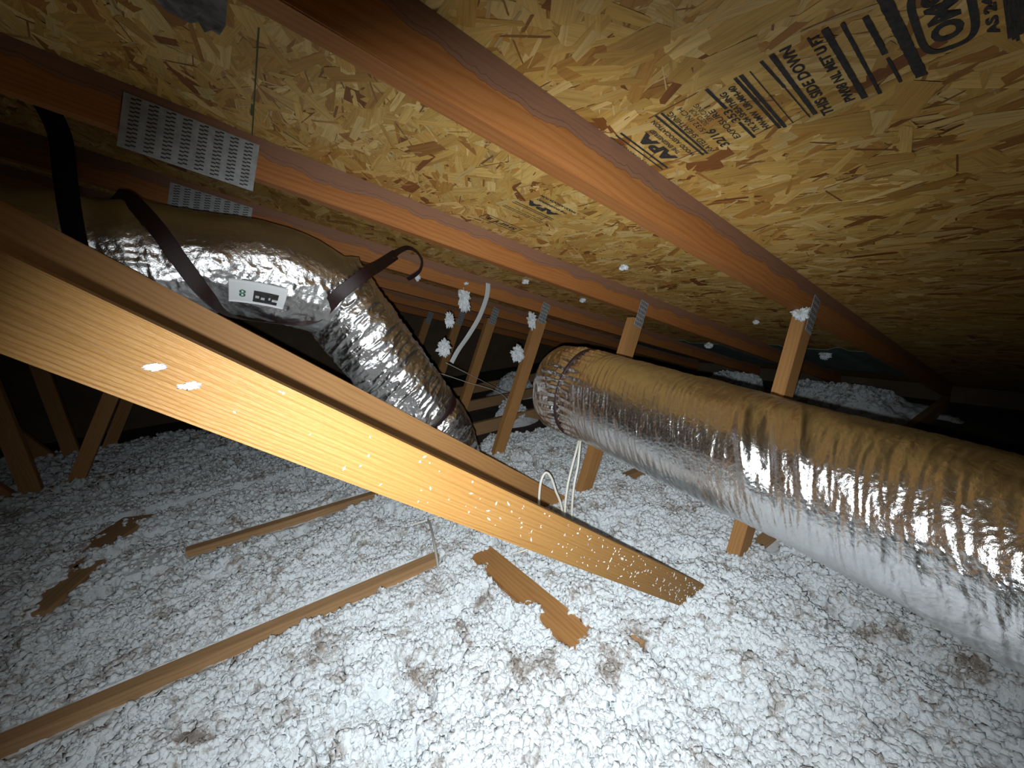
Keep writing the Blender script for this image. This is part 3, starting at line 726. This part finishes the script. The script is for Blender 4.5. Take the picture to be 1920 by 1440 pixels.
# ------------------------------------------------------------------ cables
def cable(pts, rad, mat, label, n=120, name='electrical_cable', squash=1.0):
    o = tube(name, pts, lambda s, L: rad + 0 * s, n, 12, None, mat, None, squash=squash); return tag(o, label, 'cable')
cable([(.74, .99, .10), (.735, .985, .20), (.742, .98, H - .60), (.765, .98, H - .565), (.785, .975, H - .585), (.80, .97, H - .64), (.815, .965, .20), (.83, .96, .10)], .0042, M['cable'], 'white cable looping up behind the bright diagonal beam')
cable([(.815, .95, .10), (.822, .95, .19), (.84, .955, H - .63), (.87, .965, H - .575), (.91, .98, H - .52), (.94, 1.0, H - .50)], .0042, M['cable'], 'white cable rising along the second strut, left one of the pair')
cable([(.85, .95, .10), (.855, .95, .19), (.872, .955, H - .63), (.90, .965, H - .575), (.925, .98, H - .52), (.95, 1.0, H - .50)], .0042, M['cable'], 'white cable rising along the second strut, right one of the pair')
cable([(.60, .955, .105), (.62, .93, .118), (.66, .925, .12), (.685, .94, .117), (.66, .955, .112), (.62, .95, .118), (.64, .925, .128), (.68, .93, .11)], .0028, M['cable'], 'small white cable coil lying in insulation under the bright beam')
cable([(.40, 1.31, .120), (.44, 1.29, .128), (.50, 1.28, .127), (.57, 1.22, .108)], .0026, M['cable'], 'thin white cable lying on insulation left of the bright beam')
cable([(.452, 1.29, .128), (.435, 1.22, .135), (.408, 1.13, .135), (.39, 1.07, .100), (.385, 1.05, .08)], .0040, M['greycable'], 'grey cable crossing the end of the nearer exposed joist')
cable([(.90, 2.0, H - .30), (1.2, 2.2, H - .46), (1.6, 2.55, H - .66), (1.9, 2.8, .12)], .0020, M['cable'], 'thin pale wire sagging in the dark between the struts', name='thin_wire')
cable([(.72, 1.9, H - .29), (1.0, 2.0, H - .42), (1.3, 2.1, H - .56), (1.5, 2.2, .14)], .0015, M['cable'], 'thinner lower pale wire in the dark behind bent duct', name='thin_wire')

# ------------------------------------------------------------------ stray clumps of fluff
def clump(loc, size, label, sq=(1, 1, 1), seed=0, name='insulation_clump'):
    bm = bmesh.new(); bmesh.ops.create_icosphere(bm, subdivisions=5 if size > .02 else 4, radius=1)
    co = np.array([list(v.co) for v in bm.verts]); q = co * 2.0 + seed * 3.7
    d = .38 + .85 * ridged(vn3(q[:, 0], q[:, 1], q[:, 2], 5)) * .7 + .85 * (vn3(q[:, 0] * 2.6, q[:, 1] * 2.6, q[:, 2] * 2.6, 6) - .4) + .35 * (vn3(q[:, 0] * 6, q[:, 1] * 6, q[:, 2] * 6, 7) - .5)
    co = co * d[:, None] * np.array(sq) * size * .5
    for v, c in zip(bm.verts, co): v.co = Vector(c)
    o = link(name, bm_mesh(name, bm, True), M['insul']); o.location = loc
    return tag(o, label, 'insulation clump', 'stray insulation clumps')
def dk(s, y): return deck(s, y, .010)
clump(dk(1.155, .936), .026, 'white fluff tuft stuck to strand board between first two rafters', (1.4, 1, .7), 1)
clump(dk(1.165, 1.519), .030, 'white fluff tuft on the board just above the third rafter', (1, 1, .7), 2)
clump(dk(1.525, 1.503), .030, 'small white fluff tuft on the board left of second strut top', (1, 1, .7), 3)
clump(dk(2.05, .891), .026, 'tiny white fleck on the board left of the nearest strut', (.7, 1, .7), 4)
clump((2.60, 1.47, zr(2.60) - .035), .050, 'grey-white tuft on the baffle below the second rafter', (1, 1, .7), 5)
clump((2.72, .85, zr(2.72) - .035), .050, 'grey-white tuft on the baffle right of the nearest strut', (1, 1, 1), 6)
clump((1.408, .512, H - .078), .050, 'bright white clump perched atop the nearest strut', (1.0, .8, .9), 7)
clump((1.400, .566, H - .034), .024, 'small tuft left of the bright clump on the nearest rafter', (.7, .8, 1), 8)
clump((1.290, 1.712, H - .095), .062, 'white clump at the top of the third strut', (.75, .6, 1.4), 9)
clump((1.185, 1.712, H - .262), .072, 'round white clump halfway down the third strut', (.95, .8, 1.15), 10)
clump((.905, 1.735, H + .035), .066, 'ragged clump hanging below third rafter left of pale strap', (.8, .6, 1.7), 11)
clump((.82, 1.735, H - .06), .060, 'small dim clump under the ragged one beside pale strap', (.7, .6, 1.2), 12)
clump((.775, 1.735, H - .19), .070, 'dim clump at the lower end of the pale strap', (.9, .6, 1.1), 13)
clump((.905, 1.70, H + .105), .020, 'small tuft under the third rafter edge', (1.2, .6, .7), 14)
clump((.67, 1.71, H + .140), .030, 'dim tuft below the strap loop', (.8, .6, 1.2), 15)
clump((-.075, .501, H - .040), .013, 'white smear of fluff on the bright diagonal beam, upper left of two', (1.3, .25, .55), 16)
clump((-.053, .501, H - .062), .014, 'second white smear of fluff on the bright diagonal beam, lower right of the first', (1.3, .25, .55), 17)
# ragged grey paper scrap stapled under the deck, top left
pp = [(-.045, .70), (.055, .69), (.052, .746), (.043, .785), (.034, .778), (.026, .788), (.019, .779), (.010, .787), (.002, .784), (-.010, .790), (-.018, .786), (-.032, .764)]
V = [deck(a, b, .0022 + .0025 * (i % 3)) for i, (a, b) in enumerate(pp)] + [deck(a, b, .0032 + .0025 * (i % 3)) for i, (a, b) in enumerate(pp)]
nP = len(pp); F = [list(range(nP)), list(range(nP, 2 * nP))[::-1]] + [[i, (i + 1) % nP, nP + (i + 1) % nP, nP + i] for i in range(nP)]
tag(link('felt_scrap', mesh('felt_scrap', V, F), mottled('stained_grey_felt', (.05, .048, .045), (.20, .19, .18), 45, .9)), 'ragged grey felt scrap under the strand board at top left', 'felt scrap')
# flecks stuck to the near diagonal beam: far too many to count
V, F = [], []; rg = random.Random(5)
f0 = lambda x: H - .0535 - .7815 * x
for q in range(230):
    a = rg.random() ** .45; x = -.1 + a * 1.02; h = rg.uniform(.006, .084); z = f0(x) - h
    s_ = rg.uniform(.0006, .0019) * (1.5 if x > .75 else 1); c = Vector((x, YT[0] - .0012, z)); b = len(V)
    d = Vector((rg.uniform(-1, 1), 0, rg.uniform(-1, 1))).normalized(); e = Vector((-d.z, 0, d.x)); ln = rg.uniform(1, 3.2)
    V += [c + d * s_ * ln, c + e * s_, c - d * s_ * ln, c - e * s_, c + Vector((0, -s_ * .8, 0))]
    F += [[b, b + 1, b + 4], [b + 1, b + 2, b + 4], [b + 2, b + 3, b + 4], [b + 3, b, b + 4], [b + 3, b + 2, b + 1, b]]
tag(link('fluff_flecks', mesh('fluff_flecks', V, F), M['insul']), 'tiny white flecks sprinkled over the lower end of the bright beam', 'flecks', kind='stuff')
